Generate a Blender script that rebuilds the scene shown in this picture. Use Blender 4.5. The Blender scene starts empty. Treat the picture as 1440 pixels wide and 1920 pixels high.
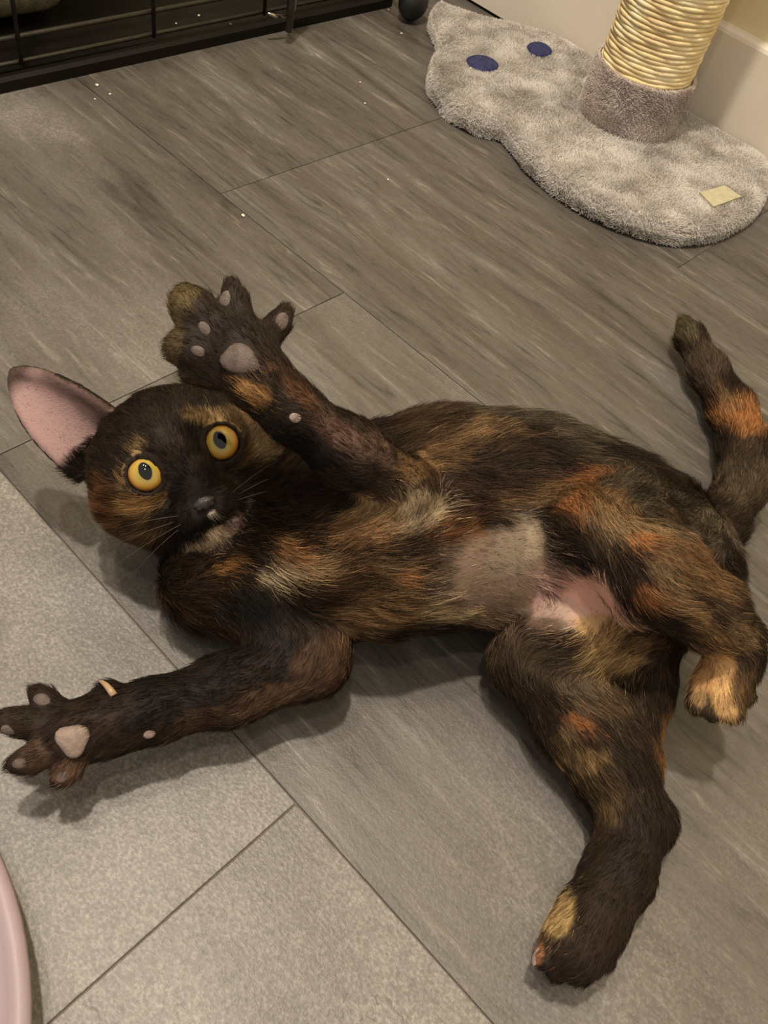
import bpy, bmesh, math, random
import numpy as np
from mathutils import Vector, Matrix

random.seed(7)
rng = np.random.default_rng(11)
sc = bpy.context.scene
col = sc.collection

# ------------------------------------------------------------------ camera
CAM_H = 0.43
F_PX = 1588.3
PITCH, ROLL, YAW = 0.87972, 0.296274, 2.594124


def _basis():
    fw = np.array([0, math.cos(PITCH), -math.sin(PITCH)])
    rt = np.array([1.0, 0, 0])
    up = np.cross(rt, fw)
    c, s = math.cos(ROLL), math.sin(ROLL)
    r2, u2 = c * rt + s * up, -s * rt + c * up
    a = YAW - math.pi
    M = np.array([[math.cos(a), math.sin(a), 0], [-math.sin(a), math.cos(a), 0], [0, 0, 1]])
    return M @ fw, M @ r2, M @ u2


FW, RT, UP = _basis()
CAM = np.array([0, 0, CAM_H])


def at(x, y, h=0.0):
    """point at height h above the floor seen at photo pixel x, y"""
    d = FW + RT * (x - 720) / F_PX - UP * (y - 960) / F_PX
    return CAM + d * ((h - CAM_H) / d[2])


def depth(P):
    return (np.asarray(P) - CAM) @ FW


def proj(V):
    v = np.asarray(V) - CAM
    z = v @ FW
    return 720 + F_PX * (v @ RT) / z, 960 - F_PX * (v @ UP) / z, z


cam_d = bpy.data.cameras.new('camera')
cam_d.sensor_fit = 'VERTICAL'
cam_d.sensor_height = 36.0
cam_d.lens = 36.0 * F_PX / 1920.0
cam_d.clip_start = 0.01
cam_o = bpy.data.objects.new('camera', cam_d)
col.objects.link(cam_o)
M = Matrix.Identity(4)
for i in range(3):
    M[i][0], M[i][1], M[i][2], M[i][3] = RT[i], UP[i], -FW[i], CAM[i]
cam_o.matrix_world = M
sc.camera = cam_o

# ------------------------------------------------------------------ light
sc.view_settings.view_transform = 'Standard'
sc.view_settings.look = 'None'
sc.view_settings.gamma = 1.0
sc.view_settings.exposure = 0.2

world = bpy.data.worlds.new('room_ambience')
sc.world = world
world.use_nodes = True
world.node_tree.nodes['Background'].inputs[0].default_value = (1.0, 0.91, 0.80, 1)
world.node_tree.nodes['Background'].inputs[1].default_value = 0.62

for nm, loc, pw, rad in (('ceiling_lamp_main', (-0.46, 0.16, 2.35), 150, 0.045),
                         ('ceiling_lamp_second', (-0.88, 0.02, 2.35), 46, 0.045),
                         ('ceiling_lamp_third', (0.02, -0.35, 2.35), 26, 0.045)):
    ld = bpy.data.lights.new(nm, 'POINT')
    ld.energy = pw
    ld.color = (1.0, 0.90, 0.77)
    ld.shadow_soft_size = rad
    lo = bpy.data.objects.new(nm, ld)
    lo.location = loc
    col.objects.link(lo)


# ------------------------------------------------------------------ helpers
def lin(c):
    a = np.asarray(c, float) / 255.0
    return np.where(a <= 0.04045, a / 12.92, ((a + 0.055) / 1.055) ** 2.4)


def l4(c):
    r = lin(c)
    return (float(r[0]), float(r[1]), float(r[2]), 1.0)


def tag(o, label=None, cat=None, group=None, kind=None):
    if label: o['label'] = label
    if cat: o['category'] = cat
    if group: o['group'] = group
    if kind: o['kind'] = kind
    return o


def empty(name, loc):
    o = bpy.data.objects.new(name, None)
    o.location = loc
    o.empty_display_size = 0.02
    col.objects.link(o)
    return o


def mesh_obj(name, verts, faces, mat, parent=None, smooth=False):
    """vertices are given in world space; the object keeps its parent's origin"""
    me = bpy.data.meshes.new(name)
    off = np.array(parent.matrix_world.translation) if False else np.zeros(3)
    if parent is not None:
        off = np.array(parent.location)
        p = parent.parent
        while p is not None:
            off = off + np.array(p.location)
            p = p.parent
    v = np.asarray(verts, float) - off
    me.from_pydata(v.tolist(), [], [list(map(int, f)) for f in faces])
    me.update()
    if smooth:
        me.polygons.foreach_set('use_smooth', [True] * len(me.polygons))
    if mat: me.materials.append(mat)
    o = bpy.data.objects.new(name, me)
    col.objects.link(o)
    if parent is not None: o.parent = parent
    return o


def bm_obj(name, bm, mat, parent=None, smooth=False):
    bm.normal_update()
    vs = [v.co[:] for v in bm.verts]
    bm.verts.index_update()
    fs = [[v.index for v in f.verts] for f in bm.faces]
    bm.free()
    return mesh_obj(name, vs, fs, mat, parent, smooth)


def box_bm(x0, x1, y0, y1, z0, z1, bev=0.0, seg=2):
    bm = bmesh.new()
    bmesh.ops.create_cube(bm, size=1)
    for v in bm.verts:
        v.co = Vector(((x0 + x1) / 2 + v.co.x * (x1 - x0), (y0 + y1) / 2 + v.co.y * (y1 - y0), (z0 + z1) / 2 + v.co.z * (z1 - z0)))
    if bev:
        bmesh.ops.bevel(bm, geom=list(bm.edges), offset=bev, segments=seg, profile=0.5, affect='EDGES')
    return bm


def tube_data(pts, rad, n=8, caps=True):
    """tube along a polyline; rad scalar or list"""
    pts = np.asarray(pts, float)
    m = len(pts)
    rad = np.full(m, rad) if np.isscalar(rad) else np.asarray(rad, float)
    tan = np.gradient(pts, axis=0)
    tan /= np.linalg.norm(tan, axis=1)[:, None]
    ref = np.array([0, 0, 1.0]) if abs(tan[0, 2]) < 0.9 else np.array([1.0, 0, 0])
    vs, fs = [], []
    a = np.cross(tan[0], ref); a /= np.linalg.norm(a)
    for i in range(m):
        a = a - tan[i] * (a @ tan[i]); a /= np.linalg.norm(a)
        b = np.cross(tan[i], a)
        for k in range(n):
            t = 2 * math.pi * k / n
            vs.append(pts[i] + rad[i] * (math.cos(t) * a + math.sin(t) * b))
    for i in range(m - 1):
        for k in range(n):
            fs.append([i * n + k, i * n + (k + 1) % n, (i + 1) * n + (k + 1) % n, (i + 1) * n + k])
    if caps:
        fs.append(list(range(n))[::-1]); fs.append([(m - 1) * n + k for k in range(n)])
    return vs, fs


def tube(name, pts, rad, mat, parent=None, n=8):
    v, f = tube_data(pts, rad, n)
    return mesh_obj(name, v, f, mat, parent, True)


# node helpers
def new_mat(name):
    m = bpy.data.materials.new(name)
    m.use_nodes = True
    nt = m.node_tree
    return m, nt, nt.nodes['Principled BSDF']


def nd(nt, typ, **kw):
    n = nt.nodes.new(typ)
    for k, v in kw.items():
        if k.startswith('i_'):
            n.inputs[k[2:].replace('_', ' ')].default_value = v
        else:
            setattr(n, k, v)
    return n


def ramp(nt, stops, fac):
    r = nd(nt, 'ShaderNodeValToRGB')
    e = r.color_ramp.elements
    while len(e) < len(stops): e.new(0.5)
    for el, (p, c) in zip(e, stops):
        el.position = p; el.color = l4(c)
    nt.links.new(fac, r.inputs[0])
    return r.outputs[0]


def mixc(nt, fac, a, b, blend='MIX'):
    m = nd(nt, 'ShaderNodeMix', data_type='RGBA', blend_type=blend)
    for sock, val in ((m.inputs[0], fac), (m.inputs[6], a), (m.inputs[7], b)):
        if hasattr(val, 'default_value') or hasattr(val, 'links'):
            nt.links.new(val, sock)
        else:
            sock.default_value = val
    return m.outputs[2]


def noise_mat(name, c1, c2, scale=40, rough=0.5, bump=0.0, bscale=None, spec=0.5, metal=0.0, detail=4, coat=0.0):
    m, nt, b = new_mat(name)
    tc = nd(nt, 'ShaderNodeNewGeometry')
    n = nd(nt, 'ShaderNodeTexNoise', i_Scale=scale, i_Detail=detail)
    nt.links.new(tc.outputs['Position'], n.inputs['Vector'])
    nt.links.new(ramp(nt, [(0.35, c1), (0.65, c2)], n.outputs[0]), b.inputs['Base Color'])
    b.inputs['Roughness'].default_value = rough
    b.inputs['Metallic'].default_value = metal
    b.inputs['Specular IOR Level'].default_value = spec
    b.inputs['Coat Weight'].default_value = coat
    if bump:
        n2 = nd(nt, 'ShaderNodeTexNoise', i_Scale=bscale or scale * 4, i_Detail=3)
        nt.links.new(tc.outputs['Position'], n2.inputs['Vector'])
        bp = nd(nt, 'ShaderNodeBump', i_Strength=bump, i_Distance=0.002)
        nt.links.new(n2.outputs[0], bp.inputs['Height'])
        nt.links.new(bp.outputs[0], b.inputs['Normal'])
    return m


# ------------------------------------------------------------------ floor
def floor_material():
    m, nt, b = new_mat('vinyl_tile')
    L = nt.links.new
    geo = nd(nt, 'ShaderNodeNewGeometry')
    oi = nd(nt, 'ShaderNodeObjectInfo')
    off = nd(nt, 'ShaderNodeVectorMath', operation='SCALE')
    off.inputs[0].default_value = (7.3, 3.1, 5.7)
    L(oi.outputs['Random'], off.inputs['Scale'])
    pos = nd(nt, 'ShaderNodeVectorMath', operation='ADD')
    L(geo.outputs['Position'], pos.inputs[0]); L(off.outputs[0], pos.inputs[1])

    def nz(scale_vec, scale, detail=4, rough=0.55, dist=0.0):
        mp = nd(nt, 'ShaderNodeMapping')
        mp.inputs['Scale'].default_value = scale_vec
        L(pos.outputs[0], mp.inputs[0])
        n = nd(nt, 'ShaderNodeTexNoise', i_Scale=scale, i_Detail=detail, i_Roughness=rough, i_Distortion=dist)
        L(mp.outputs[0], n.inputs['Vector'])
        return n.outputs[0]
    sep = nd(nt, 'ShaderNodeSeparateColor')
    L(oi.outputs['Color'], sep.inputs[0])            # red: stone share, green: pits
    streak = nz((1, 7, 1), 4.2, 8, 0.66, 0.9)
    fine = nz((1, 9, 1), 15, 6, 0.66, 0.9)
    cloud = nz((1, 1.5, 1), 8, 6, 0.62)
    grit = nz((1, 1.25, 1), 520, 2, 0.6)
    grain = nz((1, 6, 1), 190, 2, 0.6)
    wood = ramp(nt, [(0.30, (98, 86, 75)), (0.42, (134, 123, 111)), (0.54, (149, 139, 127)), (0.63, (164, 155, 144)), (0.72, (202, 195, 184))], streak)
    fw_ = ramp(nt, [(0.30, (78, 76, 74)), (0.43, (124, 124, 124)), (0.57, (130, 130, 130)), (0.72, (186, 184, 180))], fine)
    wood = mixc(nt, 0.95, wood, fw_, 'OVERLAY')
    gw = ramp(nt, [(0.3, (104, 104, 104)), (0.7, (150, 150, 150))], grain)
    wood = mixc(nt, 0.6, wood, gw, 'OVERLAY')
    stone = ramp(nt, [(0.28, (112, 102, 93)), (0.50, (142, 134, 125)), (0.72, (164, 157, 149))], cloud)
    gr = ramp(nt, [(0.28, (66, 64, 62)), (0.5, (128, 128, 128)), (0.72, (190, 190, 188))], grit)
    stone = mixc(nt, 0.6, stone, gr, 'OVERLAY')
    stone = mixc(nt, 0.22, stone, fw_, 'OVERLAY')
    # the print changes from wood to stone in drifts across a tile
    drift = nz((1, 2.2, 1), 3.5, 3, 0.5)
    ds = nd(nt, 'ShaderNodeMath', operation='MULTIPLY_ADD')
    L(drift, ds.inputs[0]); ds.inputs[1].default_value = 1.6
    L(sep.outputs[0], ds.inputs[2])
    dr_ = nd(nt, 'ShaderNodeMapRange', i_From_Min=1.05, i_From_Max=1.55)
    L(ds.outputs[0], dr_.inputs[0])
    col3 = mixc(nt, dr_.outputs[0], wood, stone)
    # dark pits printed on the stone pattern
    pit = nz((1.0, 1.7, 1), 150, 2, 0.5, 1.2)
    patch = nz((1, 1, 1), 9, 2, 0.5)
    pm = nd(nt, 'ShaderNodeMath', operation='MULTIPLY')
    pr = nd(nt, 'ShaderNodeMapRange', i_From_Min=0.62, i_From_Max=0.68)
    pc = nd(nt, 'ShaderNodeMapRange', i_From_Min=0.44, i_From_Max=0.58)
    L(pit, pr.inputs[0]); L(patch, pc.inputs[0])
    L(pr.outputs[0], pm.inputs[0]); L(pc.outputs[0], pm.inputs[1])
    pm2 = nd(nt, 'ShaderNodeMath', operation='MULTIPLY')
    L(pm.outputs[0], pm2.inputs[0]); L(sep.outputs[1], pm2.inputs[1])
    col4 = mixc(nt, pm2.outputs[0], col3, l4((86, 76, 66)))
    L(col4, b.inputs['Base Color'])
    rr = nd(nt, 'ShaderNodeMapRange')
    rr.inputs[3].default_value = 0.36; rr.inputs[4].default_value = 0.56
    L(cloud, rr.inputs[0]); L(rr.outputs[0], b.inputs['Roughness'])
    b.inputs['Specular IOR Level'].default_value = 0.45
    h = nd(nt, 'ShaderNodeMath', operation='ADD')
    L(fine, h.inputs[0]); L(grit, h.inputs[1])
    bp = nd(nt, 'ShaderNodeBump', i_Strength=0.35, i_Distance=0.0006)
    L(h.outputs[0], bp.inputs['Height']); L(bp.outputs[0], b.inputs['Normal'])
    return m


M_TILE = floor_material()
M_GROUT = noise_mat('tile_joint', (100, 90, 80), (116, 105, 94), 60, 0.8)
WALL_Y = 1.005
CRATE_X = -0.745
floor = bm_obj('floor', box_bm(-2.2, 1.8, -1.4, WALL_Y + 0.1, -0.03, -0.0012), M_GROUT)
tag(floor, 'grey brown vinyl tile floor with wood and stone print', kind='structure')
TW, TL, GAP = 0.307, 0.610, 0.0003
ends = {0: -0.366, 1: -0.525, -1: -0.0804, 2: -0.22, -2: -0.40, -3: -0.2, -4: -0.45}
tile_me = {}
for k, e in ends.items():
    y0 = 0.1329 + TW * k
    y1 = y0 + TW
    for i in range(-3, 4):
        x0 = e + i * TL
        if x0 > 1.4 or x0 + TL < -2.1: continue
        w = min(y1, WALL_Y + 0.02) - y0
        key = round(w, 3)
        if key not in tile_me:
            bm = box_bm(-TL / 2 + GAP, TL / 2 - GAP, -w / 2 + GAP, w / 2 - GAP, -0.006, 0.0, 0.0006, 2)
            t = bm_obj('tile', bm, M_TILE, floor)
            tile_me[key] = t.data
        else:
            t = bpy.data.objects.new('tile', tile_me[key])
            col.objects.link(t); t.parent = floor
        t.location = (x0 + TL / 2, y0 + w / 2, 0)
        stone = {-1: .75, 0: (.42 if i < 0 else .34), 1: -.1, 2: -.15}.get(k, .6)
        t.color = (stone, 1.0 if (k == -1 and i == 0) else .25 if k < 1 else .1, 0, 1)

# ------------------------------------------------------------------ wall and baseboard
M_WALL = noise_mat('painted_wall', (218, 203, 162), (226, 212, 172), 14, 0.8, 0.15, 300, 0.2)
M_BASEB = noise_mat('painted_baseboard', (222, 210, 190), (228, 217, 198), 9, 0.5, 0.05, 80, 0.35)
wall = bm_obj('wall_back', box_bm(-2.2, 1.8, WALL_Y + 0.012, WALL_Y + 0.11, -0.03, 2.4), M_WALL)
tag(wall, 'warm yellow painted wall behind the scratching post', kind='structure')
bm = bmesh.new()
prof = [(WALL_Y + 0.0125, 0.004), (WALL_Y, 0.004), (WALL_Y, 0.107), (WALL_Y + 0.0015, 0.1105), (WALL_Y + 0.005, 0.1125), (WALL_Y + 0.0125, 0.1135)]
va = [bm.verts.new((-2.2, y, z)) for y, z in prof]
vb = [bm.verts.new((1.8, y, z)) for y, z in prof]
for i in range(len(prof)):
    j = (i + 1) % len(prof)
    bm.faces.new((va[i], vb[i], vb[j], va[j]))
bm.faces.new(va[::-1]); bm.faces.new(vb)
bb = bm_obj('baseboard_back', bm, M_BASEB)
tag(bb, 'tall off-white baseboard along the wall', kind='structure')


# ------------------------------------------------------------------ hair strands
def noise3(P, scale, seed=0):
    """smooth value noise, 0..1"""
    q = np.asarray(P) * scale + 100.0 + seed * 17.3
    i = np.floor(q).astype(np.int64); fr = q - i
    w = fr * fr * (3 - 2 * fr)
    out = np.zeros(len(q))
    for dx in (0, 1):
        for dy in (0, 1):
            for dz in (0, 1):
                h = ((i[:, 0] + dx) * 73856093) ^ ((i[:, 1] + dy) * 19349663) ^ ((i[:, 2] + dz) * 83492791) ^ (seed * 2654435)
                h = (h ^ (h >> 13)) * 1274126177
                h = ((h ^ (h >> 16)) & 0xFFFF) / 65535.0
                ww = (w[:, 0] if dx else 1 - w[:, 0]) * (w[:, 1] if dy else 1 - w[:, 1]) * (w[:, 2] if dz else 1 - w[:, 2])
                out += h * ww
    return out


def fbm(P, scale, seed=0, octs=3):
    s, a, t = 0, 1.0, 0
    for o in range(octs):
        s = s + a * noise3(P, scale * 2 ** o, seed + o); t += a; a *= 0.5
    return s / t


def hair_curves(name, pts, radii, colors, mat, parent):
    """pts (N, K, 3) in world space, radii (K,) or (N,K), colors (N,3) linear"""
    N, K = pts.shape[:2]
    hc = bpy.data.hair_curves.new(name)
    hc.add_curves([K] * N)
    off = np.array(parent.location)
    hc.position_data.foreach_set('vector', (pts - off).astype(np.float32).ravel())
    ra = hc.attributes.get('radius') or hc.attributes.new('radius', 'FLOAT', 'POINT')
    ra.data.foreach_set('value', np.broadcast_to(radii, (N, K)).astype(np.float32).ravel())
    ca = hc.attributes.new('coat', 'FLOAT_COLOR', 'CURVE')
    c4 = np.ones((N, 4), np.float32); c4[:, :3] = colors
    ca.data.foreach_set('color', c4.ravel())
    hc.materials.append(mat)
    o = bpy.data.objects.new(name, hc)
    col.objects.link(o); o.parent = parent
    return o


def hair_mat(name, rough=0.45, spec=0.35, attr='coat', sheen=0.0):
    m, nt, b = new_mat(name)
    a = nd(nt, 'ShaderNodeAttribute', attribute_name=attr)
    nt.links.new(a.outputs['Color'], b.inputs['Base Color'])
    b.inputs['Roughness'].default_value = rough
    b.inputs['Specular IOR Level'].default_value = spec
    return m


# ------------------------------------------------------------------ cat : implicit body
VOX = 0.0016
prims = []      # a, b, ra, rb, k, furlen, flowdir
LEN_ = {}


def chain(pts, k, fl, shrink=0.25):
    P3 = []
    for (x, y, h, r) in pts:
        P = at(x, y, h)
        P3.append((P, max(0.004, r * depth(P) / F_PX - shrink * fl)))
    for (a, ra), (b, rb) in zip(P3[:-1], P3[1:]):
        prims.append(dict(a=a, b=b, ra=ra, rb=rb, k=k, fl=fl))


# trunk, head to tail
chain([(560, 1000, .050, 135), (625, 1003, .060, 168), (700, 1000, .062, 188), (840, 968, .062, 196),
       (985, 975, .062, 192), (1130, 1025, .062, 178), (1250, 1075, .058, 140)], .020, .012)
chain([(385, 905, .034, 82), (470, 965, .038, 98), (560, 1000, .050, 135)], .014, .011)
chain([(402, 1085, .030, 108), (560, 1095, .038, 128)], .016, .013)
chain([(500, 885, .040, 70), (620, 945, .055, 130)], .014, .010)
# lower foreleg on the floor
chain([(500, 1120, .040, 98), (582, 1232, .037, 76), (430, 1292, .035, 70), (290, 1332, .036, 60), (210, 1352, .037, 62), (140, 1375, .038, 66)], .008, .006)
for t in ([(120, 1350, .039, 38), (84, 1314, .042, 29), (68, 1298, .042, 21)],
          [(95, 1365, .040, 38), (42, 1354, .044, 32), (14, 1350, .044, 28)],
          [(100, 1400, .038, 38), (58, 1424, .040, 31), (30, 1432, .040, 24)],
          [(140, 1405, .036, 38), (128, 1442, .035, 30), (114, 1458, .034, 24)],
          [(226, 1324, .038, 34), (204, 1300, .042, 30)]):
    chain(t, .0028, .0045)
# raised foreleg
chain([(690, 985, .085, 110), (758, 912, .118, 58), (650, 846, .140, 66), (548, 772, .160, 57), (490, 715, .168, 60), (450, 662, .172, 74)], .008, .006)
for t in ([(490, 640, .175, 38), (524, 606, .178, 27), (535, 584, .178, 20)],
          [(452, 620, .178, 38), (440, 562, .184, 30), (435, 534, .184, 20)],
          [(408, 625, .176, 52), (364, 582, .180, 46), (350, 566, .180, 38)],
          [(400, 668, .170, 52), (352, 650, .172, 44), (338, 655, .172, 34)],
          [(410, 705, .165, 32), (352, 702, .163, 22)]):
    chain(t, .0028, .0045)
# upper hind leg
chain([(1220, 1020, .075, 132), (1150, 985, .098, 108), (1088, 985, .112, 72)], .012, .010)
chain([(1088, 985, .112, 72), (1220, 1075, .112, 98), (1330, 1150, .098, 72), (1384, 1195, .086, 48)], .010, .009)
chain([(1384, 1195, .086, 48), (1376, 1240, .074, 50), (1350, 1288, .062, 56)], .008, .005)
for t in ([(1330, 1288, .064, 38), (1312, 1316, .060, 30)], [(1344, 1298, .066, 38), (1340, 1330, .060, 28)],
          [(1364, 1298, .067, 36), (1374, 1334, .062, 27)], [(1384, 1280, .064, 34), (1398, 1304, .060, 24)]):
    chain(t, .0022, .0045)
# lower hind leg on the floor
chain([(1160, 1150, .050, 118), (1060, 1190, .045, 108), (988, 1240, .033, 68)], .012, .009)
chain([(1200, 1180, .045, 80), (1188, 1290, .034, 70), (1170, 1400, .028, 66)], .012, .009)
chain([(988, 1240, .033, 68), (1090, 1350, .030, 88), (1150, 1440, .026, 80), (1190, 1530, .024, 68)], .010, .008)
chain([(1190, 1535, .024, 66), (1228, 1540, .024, 44)], .008, .006)
chain([(1190, 1540, .024, 68), (1160, 1640, .023, 66), (1110, 1725, .023, 66), (1080, 1770, .025, 70)], .008, .005)
for t in ([(1050, 1770, .026, 36), (1022, 1795, .024, 28)], [(1062, 1785, .026, 36), (1045, 1820, .022, 26)],
          [(1090, 1790, .026, 36), (1090, 1824, .022, 26)], [(1112, 1780, .026, 34), (1134, 1800, .022, 26)]):
    chain(t, .0022, .0045)
# tail
chain([(1290, 1020, .048, 60), (1345, 985, .036, 54), (1392, 910, .026, 48), (1399, 840, .024, 46), (1372, 768, .022, 43),
       (1330, 698, .022, 36), (1296, 636, .022, 28), (1284, 608, .023, 19)], .010, .009)

N_LIMB = len(prims)
# head frame
HEAD = at(350, 870, .070)
HF = CAM - HEAD; HF /= np.linalg.norm(HF)
HU = -.41 * RT + .91 * UP
HU -= HF * (HU @ HF); HU /= np.linalg.norm(HU)
HR = np.cross(HU, HF)


def hp(r, u, f):
    return HEAD + (r * HR + u * HU + f * HF) * 0.001


def hcap(a, b, ra, rb, k, fl=.0035):
    prims.append(dict(a=hp(*a), b=hp(*b), ra=ra * .001, rb=rb * .001, k=k, fl=fl, head=True))


hcap((-16, 4, -4), (10, 4, -4), 35, 35, .012, .0065)        # skull
hcap((-4, 18, -6), (-4, 10, 6), 25, 27, .012, .006)         # crown
hcap((-33, -8, 0), (-26, -18, 8), 18, 16, .012, .009)       # cheeks
hcap((25, -8, 0), (21, -18, 8), 17, 16, .012, .009)
hcap((0, 10, 22), (0, -14, 33), 13, 10, .010, .003)         # nose bridge
hcap((-8, -25, 32), (-10, -27, 29), 9.5, 10, .006, .0045)    # whisker pads
hcap((8, -25, 32), (10, -27, 29), 9.5, 10, .006, .0045)
hcap((-5, -37, 19), (-1, -38.5, 24), 9, 7.5, .006, .005)
hcap((-18, -26, 10), (10, -27, 12), 14, 13, .010, .008)          # chin
hcap((-14, 14, 26), (-26, 13, 21), 5.5, 5.5, .008, .0045)    # brows
hcap((14, 14, 26), (26, 13, 21), 5.5, 5.5, .008, .0045)
EYES = [(-20.5, 3.0, 24.5), (20.5, 3.0, 24.5)]
EYE_R = 11.3

lo = np.min([np.minimum(p['a'] - p['ra'], p['b'] - p['rb']) for p in prims], axis=0) - .012
hi = np.max([np.maximum(p['a'] + p['ra'], p['b'] + p['rb']) for p in prims], axis=0) + .012
lo = np.minimum(lo, hp(-75, 95, -20) - .01)
hi = np.maximum(hi, hp(60, 95, 10) + .01)
lo[2] = -.004
dims = np.ceil((hi - lo) / VOX).astype(int) + 1
G = np.full(dims, .05, np.float32)


def sub(c0, c1):
    i0 = np.maximum(0, np.floor((c0 - lo) / VOX).astype(int))
    i1 = np.minimum(dims, np.ceil((c1 - lo) / VOX).astype(int) + 1)
    sl = tuple(slice(int(s), int(e)) for s, e in zip(i0, i1))
    ax = [(lo[j] + VOX * np.arange(i0[j], i1[j])).astype(np.float32) for j in range(3)]
    return sl, ax[0][:, None, None], ax[1][None, :, None], ax[2][None, None, :]


def round_cone(X, Y, Z, a, b, r1, r2):
    ba = b - a
    l2 = float(ba @ ba)
    if l2 < 1e-9:
        return np.sqrt((X - a[0]) ** 2 + (Y - a[1]) ** 2 + (Z - a[2]) ** 2) - max(r1, r2)
    px, py, pz = X - a[0], Y - a[1], Z - a[2]
    t = np.clip((px * ba[0] + py * ba[1] + pz * ba[2]) / l2, 0, 1)
    d = np.sqrt((px - t * ba[0]) ** 2 + (py - t * ba[1]) ** 2 + (pz - t * ba[2]) ** 2)
    return d - (r1 + t * (r2 - r1))


def smin(A, B, k):
    h = np.clip(0.5 + 0.5 * (B - A) / k, 0, 1)
    return B * (1 - h) + A * h - k * h * (1 - h)


for p in prims:
    m = max(p['ra'], p['rb']) + .022
    sl, X, Y, Z = sub(np.minimum(p['a'], p['b']) - m, np.maximum(p['a'], p['b']) + m)
    d = round_cone(X, Y, Z, p['a'], p['b'], p['ra'], p['rb'])
    G[sl] = smin(G[sl], d.astype(np.float32), p['k'])


def blob(c, r, k=.002, carve=False):
    sl, X, Y, Z = sub(c - r - .008, c + r + .008)
    d = (np.sqrt((X - c[0]) ** 2 + (Y - c[1]) ** 2 + (Z - c[2]) ** 2) - r).astype(np.float32)
    if carve:
        G[sl] = -smin(-G[sl], d, k)
    else:
        G[sl] = smin(G[sl], d, k)


# eyelids: a soft ring of beads round each eye, then the socket itself
for er, eu, ef in EYES:
    for t in np.linspace(0, 2 * math.pi, 40, endpoint=False):
        blob(hp(er + 10.0 * math.cos(t), eu + 9.4 * math.sin(t), ef + 5.2), .0019, .0025)
    blob(hp(er, eu, ef), (EYE_R - .2) * .001, .0006, True)
# mouth crease
for a, b in (((0, -26, 43), (0, -30, 41)), ((0, -30, 41), (-9, -34.5, 36)), ((0, -30, 41), (9, -34.5, 36)), ((-9, -34.5, 36), (-15, -33, 31)), ((9, -34.5, 36), (15, -33, 31))):
    for t in np.linspace(0, 1, 8):
        blob(hp(*(np.array(a) * (1 - t) + np.array(b) * t)), .0016, .0012, True)

# ears as thick curved shells
EARS = []


def ear(base, tip, side_w, fwd, name):
    base, tip = np.array(base, float), np.array(tip, float)
    axis = tip - base
    ln = np.linalg.norm(axis); axis /= ln
    side = np.cross(axis, fwd); side /= np.linalg.norm(side)
    back = -np.cross(side, axis)
    if np.dot(back, fwd) > 0: back = -back
    def shell(u, v):
        vv = min(max(v, 0), 1)
        w = side_w * max(1 - vv ** 2.1, 0) ** 0.72 + 0.5
        c = 11.0 * (1 - vv) ** 0.7 * (1 - u * u) + 2.0 * vv * (1 - u * u)
        return base + axis * ln * v + side * u * w + back * (c - 3.0 * math.sin(vv * math.pi)), w
    pts, nrms = [], []
    for v in np.linspace(-0.12, 1, 46):
        w = shell(0, v)[1]
        for u in np.linspace(-1, 1, max(3, int(w * 2 / 0.9))):
            P = shell(u, v)[0]
            du = shell(u + .02, v)[0] - shell(u - .02, v)[0]
            dv = shell(u, min(v + .02, .999))[0] - shell(u, v - .02)[0]
            n = np.cross(du, dv); n /= np.linalg.norm(n) + 1e-9
            if n @ back > 0: n = -n
            pts.append(P); nrms.append(n)
            blob(hp(*P), .0023, .0022)
    F3 = np.stack([HR, HU, HF])
    EARS.append(dict(base=hp(*base), tip=hp(*tip), fwd=fwd @ F3, pts=np.array([hp(*q) for q in pts]), nrm=np.array(nrms) @ F3))


ear((-40, 29, -8), (-62, 78, -6), 19, np.array([-.25, .05, 1.0]), 'a')
ear((36, 28, -10), (54, 74, -14), 19, np.array([.25, .05, 1.0]), 'b')

# rest on the floor
zz = (lo[2] + VOX * np.arange(dims[2])).astype(np.float32)[None, None, :]
G = np.maximum(G, .0012 - zz)


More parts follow.
